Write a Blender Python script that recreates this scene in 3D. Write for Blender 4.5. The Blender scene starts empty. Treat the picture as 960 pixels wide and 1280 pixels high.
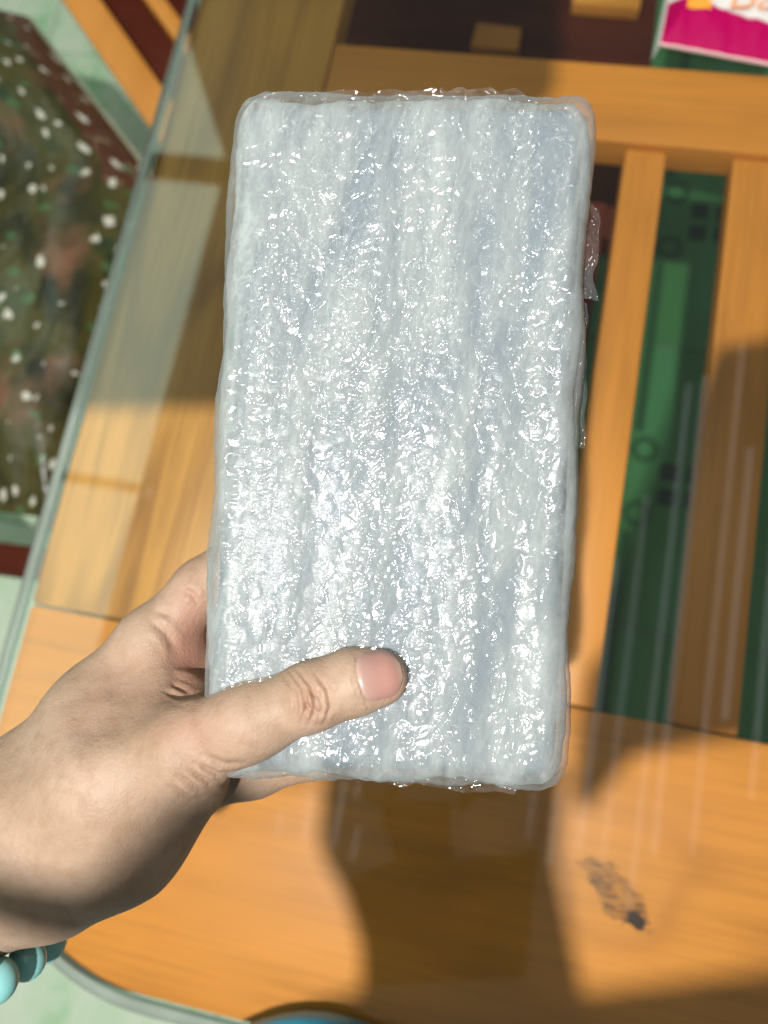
import bpy, bmesh, math, random
import numpy as np
from mathutils import Matrix, Vector

rng = np.random.default_rng(7)
random.seed(7)
sc = bpy.context.scene
col = sc.collection

# ------------------------------------------------------------------ camera
F_PX = 1000.0                                   # focal length in pixels of the 960 px wide photograph
_Y = np.array([890., -4640., 1000.]); _Y /= np.linalg.norm(_Y)
_X = np.array([6380., 1240., -1000.]); _X /= np.linalg.norm(_X)
_X -= _Y * _X.dot(_Y); _X /= np.linalg.norm(_X)
_Z = np.cross(_X, _Y)
R = np.array([_X, _Y, _Z])                      # world <- camera (x right, y down, z forward)
CAM = np.array([0., 0., 1.37])
ZG = 0.752                                      # top of the glass
ZW = 0.742                                      # top of the wood

cam_data = bpy.data.cameras.new('camera')
cam = bpy.data.objects.new('camera', cam_data)
col.objects.link(cam)
M = Matrix((R @ np.diag([1., -1., -1.])).tolist()).to_4x4()
M.translation = Vector(CAM.tolist())
cam.matrix_world = M
cam_data.sensor_fit = 'HORIZONTAL'
cam_data.sensor_width = 36.0
cam_data.lens = 36.0 * F_PX / 960.0
cam_data.clip_start = 0.01
cam_data.clip_end = 50.0
cam_data.dof.use_dof = True
cam_data.dof.focus_distance = 0.305
cam_data.dof.aperture_fstop = 8.5
sc.camera = cam

# ------------------------------------------------------------------ world, lamps, exposure
world = bpy.data.worlds.new('World')
sc.world = world
world.use_nodes = True
bg = world.node_tree.nodes['Background']
bg.inputs['Color'].default_value = (0.86, 0.95, 0.88, 1)
bg.inputs['Strength'].default_value = 0.19

LAMP = np.array([-0.12, -0.32, 2.4])
ld = bpy.data.lights.new('room_lamp', 'POINT')
ld.energy = 165.0
ld.shadow_soft_size = 0.016
ld.color = (1.0, 0.97, 0.92)
lo = bpy.data.objects.new('room_lamp', ld)
lo.location = LAMP.tolist()
col.objects.link(lo)

for (lx, ly, lz, en) in ((-0.30, 0.95, 2.45, 3.8), (0.14, 0.55, 2.45, 3.0), (-0.46, 0.35, 2.45, 3.0), (0.02, 0.20, 2.45, 2.8)):
    l2 = bpy.data.lights.new('glint_lamp', 'POINT')       # weak lamps added to spread glints over the parcel film
    l2.energy = en; l2.shadow_soft_size = 0.03; l2.color = (1.0, 0.98, 0.95)
    o2 = bpy.data.objects.new('glint_lamp', l2); o2.location = (lx, ly, lz); col.objects.link(o2)

sc.view_settings.view_transform = 'Standard'
sc.view_settings.look = 'None'
sc.view_settings.exposure = 0.0
sc.view_settings.gamma = 1.0
sc.view_settings.use_curve_mapping = False
sc.cycles.use_denoising = True
sc.cycles.max_bounces = 10
sc.cycles.transparent_max_bounces = 24
sc.cycles.glossy_bounces = 4
sc.cycles.caustics_reflective = False
sc.cycles.caustics_refractive = False
sc.cycles.sample_clamp_indirect = 4.0


# ------------------------------------------------------------------ projection helpers
def ray(px, py):
    return R @ np.array([(px - 480) / F_PX, (py - 640) / F_PX, 1.0])

def W(px, py, z):                               # photograph pixel -> point on the level plane z
    r = ray(px, py)
    return CAM + r * (z - CAM[2]) / r[2]

def D(px, py, d):                               # photograph pixel -> point at depth d
    return CAM + ray(px, py) * d

def to_px(P):                                   # world points -> pixels, depth
    c = (np.asarray(P) - CAM) @ R
    return c[..., 0] / c[..., 2] * F_PX + 480, c[..., 1] / c[..., 2] * F_PX + 640, c[..., 2]

def mirror(px, py, z):                          # point seen reflected in the glass, at height z
    p = W(px, py, ZG); r = ray(px, py) * np.array([1, 1, -1])
    return p + r * (z - ZG) / r[2]


# ------------------------------------------------------------------ object helpers
def tag(o, label=None, cat=None, group=None, kind=None):
    if label: o['label'] = label
    if cat: o['category'] = cat
    if group: o['group'] = group
    if kind: o['kind'] = kind
    return o

def empty(name, loc, label=None, cat=None, group=None, kind=None):
    o = bpy.data.objects.new(name, None)
    o.empty_display_size = 0.02
    o.location = [float(c) for c in loc]
    col.objects.link(o)
    return tag(o, label, cat, group, kind)

def origin_of(o):
    p = np.zeros(3)
    while o is not None:
        p += np.array(o.location); o = o.parent
    return p

def mk(name, V, Fc, mat, parent=None, smooth=False, loc=None):
    """one mesh object from world-space vertices"""
    V = np.asarray(V, dtype=float).reshape(-1, 3)
    base = origin_of(parent) if parent is not None else np.zeros(3)
    own = V.mean(0) if loc is None else np.asarray(loc, dtype=float)
    me = bpy.data.meshes.new(name)
    me.from_pydata((V - own).tolist(), [], [list(map(int, f)) for f in Fc])
    me.validate(); me.update()
    if smooth:
        me.polygons.foreach_set('use_smooth', [True] * len(me.polygons))
    o = bpy.data.objects.new(name, me)
    col.objects.link(o)
    if parent is not None:
        o.parent = parent
    o.location = (own - base).tolist()
    if mat: me.materials.append(mat)
    return o

def grid_faces(nu, nv, flip=False):
    i, j = np.meshgrid(np.arange(nu - 1), np.arange(nv - 1), indexing='ij')
    a = (i * nv + j).ravel(); b = ((i + 1) * nv + j).ravel()
    c = ((i + 1) * nv + j + 1).ravel(); d = (i * nv + j + 1).ravel()
    return np.stack([a, d, c, b] if flip else [a, b, c, d], 1)

def prism(poly, z0, z1):
    """polygon [(x, y)] counter-clockwise, extruded"""
    n = len(poly)
    V = [(x, y, z1) for x, y in poly] + [(x, y, z0) for x, y in poly]
    Fc = [list(range(n)), list(range(2 * n - 1, n - 1, -1))]
    for i in range(n):
        j = (i + 1) % n
        Fc.append([i, n + i, n + j, j])
    return np.array(V), Fc

def bevel(o, w, seg=2):
    bm = bmesh.new(); bm.from_mesh(o.data)
    es = [e for e in bm.edges if e.is_manifold and e.calc_face_angle(0) > 0.5]
    bmesh.ops.bevel(bm, geom=es, offset=w, segments=seg, affect='EDGES', profile=0.6)
    bm.to_mesh(o.data); bm.free()
    o.data.polygons.foreach_set('use_smooth', [True] * len(o.data.polygons))
    try: o.data.set_sharp_from_angle(angle=math.radians(40))
    except Exception: pass
    return o

def block(name, poly, z0, z1, mat, parent=None, bev=0.003, seg=2):
    V, Fc = prism(poly, z0, z1)
    o = mk(name, V, Fc, mat, parent)
    if bev: bevel(o, bev, seg)
    return o

def rect(x0, y0, x1, y1):
    return [(x0, y0), (x1, y0), (x1, y1), (x0, y1)]


# ------------------------------------------------------------------ numpy noise
_perm = np.concatenate([rng.permutation(512)] * 3)
_g2 = np.stack([np.cos(np.linspace(0, 2 * np.pi, 512, False)), np.sin(np.linspace(0, 2 * np.pi, 512, False))], 1)
_g2 = _g2[rng.permutation(512)]

def noise2(x, y, seed=0):
    x = np.asarray(x, dtype=float) + seed * 17.31; y = np.asarray(y, dtype=float) + seed * 9.17
    xi = np.floor(x).astype(int); yi = np.floor(y).astype(int)
    xf = x - xi; yf = y - yi
    u = xf * xf * xf * (xf * (xf * 6 - 15) + 10); v = yf * yf * yf * (yf * (yf * 6 - 15) + 10)
    def g(ix, iy, dx, dy):
        h = _perm[_perm[ix & 511] + (iy & 511)] & 511
        return _g2[h, 0] * dx + _g2[h, 1] * dy
    a = g(xi, yi, xf, yf); b = g(xi + 1, yi, xf - 1, yf)
    c = g(xi, yi + 1, xf, yf - 1); d = g(xi + 1, yi + 1, xf - 1, yf - 1)
    return 1.5 * ((a * (1 - u) + b * u) * (1 - v) + (c * (1 - u) + d * u) * v)

def smooth01(t):
    t = np.clip(t, 0, 1)
    return t * t * (3 - 2 * t)


# ------------------------------------------------------------------ material helpers
class NT:
    def __init__(s, name):
        s.m = bpy.data.materials.new(name); s.m.use_nodes = True
        s.t = s.m.node_tree; s.t.nodes.clear()
        s.out = s.n('ShaderNodeOutputMaterial')
    def n(s, typ, **kw):
        nd = s.t.nodes.new(typ)
        for k, v in kw.items(): setattr(nd, k, v)
        return nd
    def put(s, sock, v):
        if isinstance(v, bpy.types.NodeSocket): s.t.links.new(v, sock)
        elif v is not None:
            if hasattr(sock, 'default_value'):
                if sock.type == 'RGBA' and len(v) == 3: v = (*v, 1)
                sock.default_value = v
    def math(s, op, a, b=None, c=None, clamp=False):
        nd = s.n('ShaderNodeMath', operation=op, use_clamp=clamp)
        for i, v in enumerate((a, b, c)):
            if v is not None: s.put(nd.inputs[i], v)
        return nd.outputs[0]
    def mix(s, f, a, b, blend='MIX'):
        nd = s.n('ShaderNodeMix', data_type='RGBA', blend_type=blend)
        s.put(nd.inputs[0], f); s.put(nd.inputs[6], a); s.put(nd.inputs[7], b)
        return nd.outputs[2]
    def coord(s, kind='Object'):
        return s.n('ShaderNodeTexCoord').outputs[kind]
    def mapping(s, vec, scale=(1, 1, 1), rot=(0, 0, 0), loc=(0, 0, 0)):
        nd = s.n('ShaderNodeMapping')
        s.put(nd.inputs['Vector'], vec); nd.inputs['Scale'].default_value = scale
        nd.inputs['Rotation'].default_value = rot; nd.inputs['Location'].default_value = loc
        return nd.outputs[0]
    def noise(s, vec, scale, detail=3, rough=0.5, dist=0.0, out=0):
        nd = s.n('ShaderNodeTexNoise')
        s.put(nd.inputs['Vector'], vec); nd.inputs['Scale'].default_value = scale
        nd.inputs['Detail'].default_value = detail; nd.inputs['Roughness'].default_value = rough
        nd.inputs['Distortion'].default_value = dist
        return nd.outputs[out]
    def ramp(s, fac, stops, interp='LINEAR'):
        nd = s.n('ShaderNodeValToRGB'); cr = nd.color_ramp; cr.interpolation = interp
        while len(cr.elements) < len(stops): cr.elements.new(0.5)
        for e, (p, c) in zip(cr.elements, stops):
            e.position = p; e.color = (*c, 1) if len(c) == 3 else c
        s.put(nd.inputs[0], fac)
        return nd.outputs[0]
    def sep(s, vec):
        nd = s.n('ShaderNodeSeparateXYZ'); s.put(nd.inputs[0], vec)
        return nd.outputs
    def bump(s, h, strength=0.3, dist=0.001):
        nd = s.n('ShaderNodeBump'); s.put(nd.inputs['Height'], h)
        nd.inputs['Strength'].default_value = strength; nd.inputs['Distance'].default_value = dist
        return nd.outputs[0]
    def principled(s, color, rough=0.5, normal=None, **kw):
        nd = s.n('ShaderNodeBsdfPrincipled')
        s.put(nd.inputs['Base Color'], color); s.put(nd.inputs['Roughness'], rough)
        if normal: s.put(nd.inputs['Normal'], normal)
        for k, v in kw.items(): s.put(nd.inputs[k], v)
        return nd.outputs[0]
    def surface(s, sh):
        s.t.links.new(sh, s.out.inputs[0]); return s.m
    def mixsh(s, f, a, b):
        nd = s.n('ShaderNodeMixShader'); s.put(nd.inputs[0], f)
        s.t.links.new(a, nd.inputs[1]); s.t.links.new(b, nd.inputs[2])
        return nd.outputs[0]

def plain(name, color, rough=0.5, var=0.12, scale=30, **kw):
    t = NT(name)
    f = t.noise(t.coord(), scale, 4)
    c = t.mix(f, tuple(x * (1 - var) for x in color), tuple(min(1, x * (1 + var)) for x in color))
    return t.surface(t.principled(c, rough, t.bump(f, 0.1), **kw))

def wood(name, base, dark, axis='Y', seed=0.0, ring=34.0, knot=None, rough=0.42, contrast=1.0):
    """plank wood: stretched rings and pores along one axis, an optional knot the grain flows around"""
    t = NT(name)
    v = t.coord()
    rot = (0, 0, 0) if axis == 'Y' else (0, 0, math.radians(90))
    v = t.mapping(v, rot=rot, loc=(seed, seed * 0.37, 0))
    kd = None
    if knot is not None:
        vo = t.coord()
        dd = t.n('ShaderNodeVectorMath', operation='SUBTRACT'); t.put(dd.inputs[0], vo); dd.inputs[1].default_value = knot
        ds = t.mapping(dd.outputs[0], scale=(1.0, 1.25, 1.0), rot=(0, 0, math.radians(-35)))
        ln = t.n('ShaderNodeVectorMath', operation='LENGTH'); t.put(ln.inputs[0], ds)
        kd = ln.outputs['Value']
    big = t.noise(t.mapping(v, scale=(7, 0.9, 7)), 1.0, 2, 0.5, 0.25)
    if kd is not None:                          # rings swell round the knot
        big = t.math('ADD', big, t.math('MULTIPLY', t.math('POWER', 2.718, t.math('MULTIPLY', kd, -22.0)), 0.55))
    rg = t.math('SINE', t.math('MULTIPLY', big, ring))
    rg = t.math('ADD', t.math('MULTIPLY', rg, 0.5), 0.5)
    rg = t.math('POWER', rg, 2.2)
    fine = t.noise(t.mapping(v, scale=(230, 7, 230)), 1.0, 3, 0.6)
    mott = t.noise(t.mapping(v, scale=(9, 3, 9)), 1.0, 3, 0.55)
    c = t.mix(t.math('MULTIPLY', rg, 0.55 * contrast), base, dark)
    c = t.mix(t.math('MULTIPLY', t.math('SUBTRACT', fine, 0.42, clamp=True), 1.3 * contrast, clamp=True), c, tuple(x * 0.62 for x in dark))
    pale = tuple(min(1, x * 1.22 + 0.012) for x in base)
    c = t.mix(t.math('MULTIPLY', t.math('SUBTRACT', mott, 0.4, clamp=True), 2.0, clamp=True), c, pale)
    if kd is not None:
        kn = t.noise(t.mapping(t.coord(), scale=(75, 120, 95), rot=(0, 0, 0.6)), 1.0, 4, 0.7)
        halo = t.math('POWER', 2.718, t.math('MULTIPLY', kd, -38.0))
        c = t.mix(t.math('MULTIPLY', halo, 0.55), c, (0.5, 0.20, 0.035))
        q = t.sep(t.mapping(dd.outputs[0], rot=(0, 0, math.radians(39))))
        l1 = t.math('DIVIDE', q[0], 0.026); l2 = t.math('DIVIDE', q[1], 0.0115)
        kx = t.math('SQRT', t.math('ADD', t.math('MULTIPLY', l1, l1), t.math('MULTIPLY', l2, l2)))
        kx = t.math('ADD', kx, t.math('MULTIPLY', t.math('SUBTRACT', kn, 0.5), 2.2))
        inn = t.math('MULTIPLY', t.math('SUBTRACT', 1.15, kx, clamp=True), 2.2, clamp=True)
        rim = t.math('SUBTRACT', 1.0, t.math('MULTIPLY', t.math('ABSOLUTE', t.math('SUBTRACT', kx, 0.85)), 2.6), clamp=True)
        s1 = t.math('DIVIDE', t.math('SUBTRACT', q[0], 0.020), 0.008); s2 = t.math('DIVIDE', t.math('ADD', q[1], 0.002), 0.0055)
        sx = t.math('ADD', t.math('SQRT', t.math('ADD', t.math('MULTIPLY', s1, s1), t.math('MULTIPLY', s2, s2))), t.math('MULTIPLY', t.math('SUBTRACT', kn, 0.5), 1.6))
        sp = t.math('MULTIPLY', t.math('SUBTRACT', 1.0, sx, clamp=True), 3.0, clamp=True)
        vein = t.noise(t.mapping(dd.outputs[0], scale=(60, 330, 90), rot=(0, 0, math.radians(39))), 1.0, 4, 0.7, 0.8)
        c = t.mix(t.math('MULTIPLY', inn, 0.45), c, (0.32, 0.115, 0.018))
        c = t.mix(t.math('MULTIPLY', inn, t.math('MULTIPLY', t.math('SUBTRACT', vein, 0.46, clamp=True), 5.0, clamp=True)), c, (0.085, 0.026, 0.006))
        c = t.mix(t.math('MULTIPLY', rim, t.math('MULTIPLY', t.math('SUBTRACT', vein, 0.30, clamp=True), 2.6, clamp=True)), c, (0.085, 0.030, 0.009))
        c = t.mix(t.math('MULTIPLY', sp, 0.95), c, (0.018, 0.006, 0.003))
    nrm = t.bump(t.math('ADD', t.math('MULTIPLY', fine, 0.6), rg), 0.12, 0.0006)
    return t.surface(t.principled(c, rough, nrm, **{'Specular IOR Level': 0.35}))

HONEY = (0.60, 0.215, 0.030)
HONEY_D = (0.36, 0.130, 0.024)
m_wood_y = wood('honey_wood_lengthwise', HONEY, HONEY_D, 'Y', 0.0)
m_wood_rail = wood('honey_wood_cathedral', (0.57, 0.255, 0.052), (0.30, 0.120, 0.024), 'Y', 3.3, ring=62, contrast=1.5)
m_wood_x = wood('honey_wood_crosswise', HONEY, HONEY_D, 'X', 1.7, ring=26, contrast=0.8)
m_maroon = wood('dark_maroon_wood', (0.080, 0.014, 0.006), (0.045, 0.008, 0.004), 'X', 5.1, rough=0.7)
m_maroon.node_tree.nodes['Principled BSDF'].inputs['Specular IOR Level'].default_value = 0.08
m_orange = wood('orange_chair_wood', (0.56, 0.22, 0.035), (0.42, 0.15, 0.022), 'Y', 2.2, contrast=0.6)

# ------------------------------------------------------------------ floor
m_pale = NT('pale_mint_tile')
def _pale(t):
    v = t.coord('Object')
    n1 = t.noise(t.mapping(v, scale=(9, 3.2, 6), rot=(0, 0, 0.5)), 1.0, 4, 0.6, 1.2)
    n2 = t.noise(v, 40, 3)
    c = t.ramp(n1, [(0.36, (0.62, 0.70, 0.57)), (0.52, (0.50, 0.66, 0.47)), (0.62, (0.25, 0.52, 0.27)), (0.72, (0.58, 0.68, 0.54))])
    c = t.mix(t.math('MULTIPLY', n2, 0.3), c, (0.66, 0.70, 0.60))
    return t.surface(t.principled(c, 0.25))
m_pale = _pale(m_pale)
def _green(t):
    v = t.coord('Object')
    n1 = t.noise(t.mapping(v, scale=(16, 2, 6)), 1.0, 3, 0.5)
    c = t.ramp(n1, [(0.35, (0.058, 0.185, 0.058)), (0.55, (0.066, 0.22, 0.078)), (0.70, (0.078, 0.25, 0.115))])
    return t.surface(t.principled(c, 0.22))
m_green = _green(NT('green_glazed_tile'))
m_inlay = plain('dark_tile_print', (0.006, 0.030, 0.014), 0.3)
m_inlay2 = plain('deep_green_tile_print', (0.022, 0.085, 0.030), 0.3)
m_grout = plain('grout', (0.25, 0.24, 0.21), 0.9)

floor = empty('floor', (0, 0.4, 0), kind='structure')
mk('grout_bed', [(-3, -2.6, -0.004), (3, -2.6, -0.004), (3, 3.4, -0.004), (-3, 3.4, -0.004)], [(0, 1, 2, 3)], m_grout, floor)
TX, TY = 0.405, 0.51
_c = W(889, 279, 0.0); OX, OY = _c[0] - TX * 0.5, _c[1] - TY * 0.5      # a motif sits in the middle of each green tile
_tp = {}
def tile_mesh(mat):
    V, Fc = prism(rect(-TX / 2 + .0015, -TY / 2 + .0015, TX / 2 - .0015, TY / 2 - .0015), -0.01, 0.0)
    o = mk('tile', V, Fc, mat, None, loc=(0, 0, 0)); bevel(o, 0.0012, 1)
    me = o.data; bpy.data.objects.remove(o); return me
_tp['pale'] = tile_mesh(m_pale); _tp['green'] = tile_mesh(m_green)

def inlay_meshes():
    sq = prism(rect(-.0155, -.0155, .0155, .0155), 0, 0.0008)
    th = np.linspace(0, 2 * np.pi, 20, False); Vr = []; Fr = []
    for k, a in enumerate(th):
        for r_, z_ in ((.014, .0), (.014, .0008), (.024, .0008), (.024, .0)): Vr.append((r_ * math.cos(a), r_ * math.sin(a), z_))
    for k in range(20):
        for q in range(4): Fr.append((k * 4 + q, ((k + 1) % 20) * 4 + q, ((k + 1) % 20) * 4 + (q + 1) % 4, k * 4 + (q + 1) % 4))
    ln = prism(rect(-.008, -.165, .008, .165), 0, 0.0006)
    out = []
    for nm, (V, Fc), m in (('printed_square', sq, m_inlay), ('printed_ring', (np.array(Vr), Fr), m_inlay2), ('printed_stripe', ln, m_inlay2)):
        o = mk(nm, V, Fc, m, None, loc=(0, 0, 0)); out.append(o.data); bpy.data.objects.remove(o)
    return out
_sq, _rg, _ln = inlay_meshes()

def add_inst(name, me, parent, loc):
    o = bpy.data.objects.new(name, me); col.objects.link(o); o.parent = parent; o.location = loc; return o

for i in range(-5, 3):
    for j in range(-5, 4):
        cx, cy = OX + (i + .5) * TX, OY + (j + .5) * TY
        green = (-2 <= i <= 1 and -2 <= j <= 1)
        if cx < -2.2 or cx > 1.3 or cy > 2.4 or cy < -1.6: continue
        tl = add_inst('tile', _tp['green' if green else 'pale'], floor, (cx, cy - 0.4, 0))
        if green and i >= -1 and -2 <= j <= 0 or (green and i >= -1 and j == 1):
            for a in (-1, 1):
                for b in (-1, 1):
                    add_inst('printed_square', _sq, tl, (a * .0225, b * .0225, 0.0002))
            for b in (-1, 1):
                add_inst('printed_ring', _rg, tl, (-.068, b * .058, 0.0002))
            add_inst('printed_stripe', _ln, tl, (-.082, .5 * TY, 0.0004))
            add_inst('printed_stripe', _ln, tl, (.105, .5 * TY - 0.02, 0.0003))

# ------------------------------------------------------------------ table
table = empty('wooden_table', (-0.05, 0.2, 0),
              'honey coloured slatted wooden table under the sheet of glass, knot in its front board', 'table')
XL, XLI = -0.371, -0.226                        # the left rail (the glass overhangs it by a finger's width)
YN, YF0, YF1 = 0.010, 0.497, 0.577
YB = -0.252                                     # the front edge
XR, YT = 0.62, 1.15
T = 0.034
block('side_rail', [(XL, YN + 0.001), (XLI, YN + 0.001), (XLI, YT), (XL, YT)], ZW - T, ZW, m_wood_rail, table, 0.004)
block('cross_rail', rect(XLI + 0.0006, YF0, XR, YF1), ZW - T, ZW - 0.0006, m_wood_x, table, 0.003)
# front board with the rounded corner
rc = 0.15
pts = []
for a in np.linspace(180, 270, 14):
    pts.append((XL + rc + rc * math.cos(math.radians(a)), YB + rc + rc * math.sin(math.radians(a))))
kn = W(772, 1118, ZW)
_poly = pts + [(XR, YB), (XR, YN), (XL, YN)]
_ctr = prism(_poly, ZW - T, ZW)[0].mean(0)
m_front = wood('honey_wood_front_board', (0.62, 0.222, 0.031), (0.38, 0.125, 0.018), 'X', 0.6, ring=30,
               knot=tuple(kn - _ctr), contrast=0.85)
block('front_board', _poly, ZW - T, ZW - 0.0003, m_front, table, 0.004)
for k in range(-3, 6):
    x0 = 0.056 + 0.0915 * k
    if x0 < XLI + 0.01 or x0 + 0.05 > XR: continue
    wd = 0.036 if k == 0 else 0.048
    block('slat', rect(x0, YN + 0.0008, x0 + wd, YF0 - 0.0008), ZW - 0.030, ZW - 0.007, m_wood_y, table, 0.004)
block('under_rail', rect(0.020, YN + 0.03, 0.050, YF0 - 0.03), ZW - 0.075, ZW - 0.045, m_maroon, table, 0.003)
for (lx, ly) in ((XL + .03, YB + .14), (XL + .03, 0.95), (XR - .09, YB + .14), (XR - .09, 0.95)):
    block('leg', rect(lx, ly, lx + .055, ly + .055), 0.0, ZW - T - 0.0005, m_maroon, table, 0.004)

# glass sheet lying on the wood
def glass_mat():
    t = NT('clear_glass_top')
    lw = t.n('ShaderNodeLayerWeight'); lw.inputs[0].default_value = 0.5
    f = t.math('ADD', t.math('MULTIPLY', t.math('POWER', lw.outputs['Facing'], 5.0), 0.9), 0.085, clamp=True)
    sm = t.noise(t.mapping(t.coord(), scale=(5, 2, 1)), 1.0, 4, 0.6)
    tr = t.n('ShaderNodeBsdfTransparent'); tr.inputs[0].default_value = (0.93, 0.975, 0.945, 1)
    gl = t.n('ShaderNodeBsdfGlossy'); t.put(gl.inputs['Roughness'], t.math('MULTIPLY', sm, 0.06))
    return t.surface(t.mixsh(f, tr.outputs[0], gl.outputs[0]))
m_glass = glass_mat()
t = NT('clear_glass_underside'); _tr = t.n('ShaderNodeBsdfTransparent'); m_under = t.surface(_tr.outputs[0])
t = NT('glass_edge')
_n = t.noise(t.mapping(t.coord(), scale=(20, 9, 3)), 1.0, 3)
_d = t.principled(t.mix(_n, (0.20, 0.225, 0.20), (0.40, 0.44, 0.40)), 0.12, None, **{'Specular IOR Level': 0.9, 'Coat Weight': 0.6})
_tr = t.n('ShaderNodeBsdfTransparent'); _tr.inputs[0].default_value = (0.72, 0.86, 0.80, 1)
m_gedge = t.surface(t.mixsh(0.72, _tr.outputs[0], _d))

glass = empty('glass_tabletop', (0, 0.2, ZW + 0.001),
              'clear sheet of glass with a polished greenish edge lying on the wooden table', 'glass sheet')
GX, GY, gr = -0.3805, -0.2615, 0.185
outl = [(GX + gr + gr * math.cos(math.radians(a)), GY + gr + gr * math.sin(math.radians(a))) for a in np.linspace(180, 270, 24)]
outl += [(x, GY) for x in (0.2, 0.68)] + [(0.68, 1.2), (GX, 1.2)] + [(GX, y) for y in (0.8, 0.4, 0.1)]
outl = np.array(outl)
n = len(outl)
nx_ = np.roll(outl, -1, 0) - np.roll(outl, 1, 0)
nrm2 = np.stack([nx_[:, 1], -nx_[:, 0]], 1); nrm2 /= np.linalg.norm(nrm2, axis=1)[:, None]
inner = outl - nrm2 * 0.010
ztop, zbot = ZG, ZW + 0.0012
V = np.concatenate([np.c_[inner, np.full(n, ztop)], np.c_[inner, np.full(n, zbot)]])
pane = mk('pane', V, [list(range(n)), list(range(2 * n - 1, n - 1, -1))], m_glass, glass)
pane.data.materials.append(m_under); pane.data.polygons[1].material_index = 1
prof = [(0.0, 1.0), (0.4, 0.98), (0.72, 0.86), (0.92, 0.65), (1.0, 0.4), (0.92, 0.15), (0.7, 0.0), (0.0, 0.0)]
V = []; Fc = []
for (a, b) in prof:
    xy = inner + nrm2 * 0.010 * a
    V.append(np.c_[xy, np.full(n, zbot + (ztop - zbot) * b)])
V = np.concatenate(V)
for k in range(len(prof) - 1):
    for i in range(n):
        j = (i + 1) % n
        Fc.append((k * n + i, (k + 1) * n + i, (k + 1) * n + j, k * n + j))
mk('polished_edge', V, Fc, m_gedge, glass, smooth=True)

# ------------------------------------------------------------------ chairs and cushion
def quad_slab(name, P, z0, z1, mat, parent, bev=0.004):
    return block(name, [(p[0], p[1]) for p in P], z0, z1, mat, parent, bev)

ch = empty('slatted_chair', (-0.35, 0.95, 0),
           'wooden chair with orange slats over dark maroon boards, behind the flowered cushion', 'chair')
zs = 0.47
e = np.array([0.69, -0.72]); e /= np.linalg.norm(e); nrm_ = np.array([-e[1], e[0]])     # slat direction, across (towards upper right)
A0 = np.array(W(78, 0, zs)[:2])
def strip(name, a, b, z0, z1, mat, l0=-0.5, l1=0.32):
    p = [A0 + nrm_ * a + e * l0, A0 + nrm_ * a + e * l1, A0 + nrm_ * b + e * l1, A0 + nrm_ * b + e * l0]
    return block(name, [tuple(q) for q in p], z0, z1, mat, ch, 0.003)
strip('slat', 0.000, 0.046, zs - .02, zs, m_orange)
strip('slat', 0.098, 0.122, zs - .02, zs, m_orange)
strip('slat', 0.185, 0.215, zs - .02, zs, m_orange)
strip('seat_board', 0.034, 0.160, zs - .06, zs - .035, m_maroon)
for a, l in ((0.05, 0.28), (0.12, 0.28), (0.05, -0.45), (0.12, -0.45)):
    q = A0 + nrm_ * a + e * l
    block('leg', rect(q[0], q[1], q[0] + .035, q[1] + .035), 0.0, zs - .061, m_maroon, ch, 0.003)

# dark seat pushed under the far end of the table
ts = empty('dark_stool', (-0.05, 0.85, 0),
           'dark maroon wooden stool with an orange block, under the far end of the glass', 'stool')
zt = 0.50
p0, p1, p2, p3 = [W(*q, zt) for q in ((395, 330), (812, 122), (838, -160), (380, -160))]
block('seat', [tuple(p[:2]) for p in (W(408, 290, zt), W(790, 300, zt), W(846, -200, zt), W(395, -200, zt))], zt - .04, zt, m_maroon, ts, 0.006)
block('orange_block', [tuple(W(*q, zt + .02)[:2]) for q in ((588, 58), (648, 62), (652, 34), (596, 28))], zt + .001, zt + .02, m_orange, ts, 0.002)
block('orange_bar', [tuple(W(*q, zt + .02)[:2]) for q in ((715, 3), (800, 10), (805, -22), (722, -30))], zt + .001, zt + .02, m_orange, ts, 0.002)
block('crossbar', [tuple(W(*q, zt + .02)[:2]) for q in ((430, 62), (580, 70), (582, 60), (430, 52))], zt + .001, zt + .012, m_maroon, ts, 0.002)
for q in ((440, 250), (740, 260), (450, -150), (790, -150)):
    p = W(*q, zt)
    block('leg', rect(p[0] - .02, p[1] - .02, p[0] + .02, p[1] + .02), 0.0, zt - .041, m_maroon, ts, 0.003)

# the seat with the flowered cushion
cs = empty('cushioned_chair', (-0.75, 0.4, 0), 'dark maroon wooden chair beneath the flowered cushion, left of the table', 'chair')
block('seat', [tuple(W(*q, .42)[:2]) for q in ((-160, 640), (70, 625), (185, 300), (35, 80), (-160, 60))], .385, .42, m_maroon, cs, 0.005)
block('stretcher', [tuple(W(*q, .36)[:2]) for q in ((-200, 690), (70, 728), (76, 688), (-200, 648))], .33, .36, m_maroon, cs, 0.004)
for q in ((-120, 660), (58, 640), (140, 300), (-120, 120)):
    p = W(*q, .4)
    block('leg', rect(p[0] - .02, p[1] - .02, p[0] + .02, p[1] + .02), 0.0, .384, m_maroon, cs, 0.003)

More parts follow.
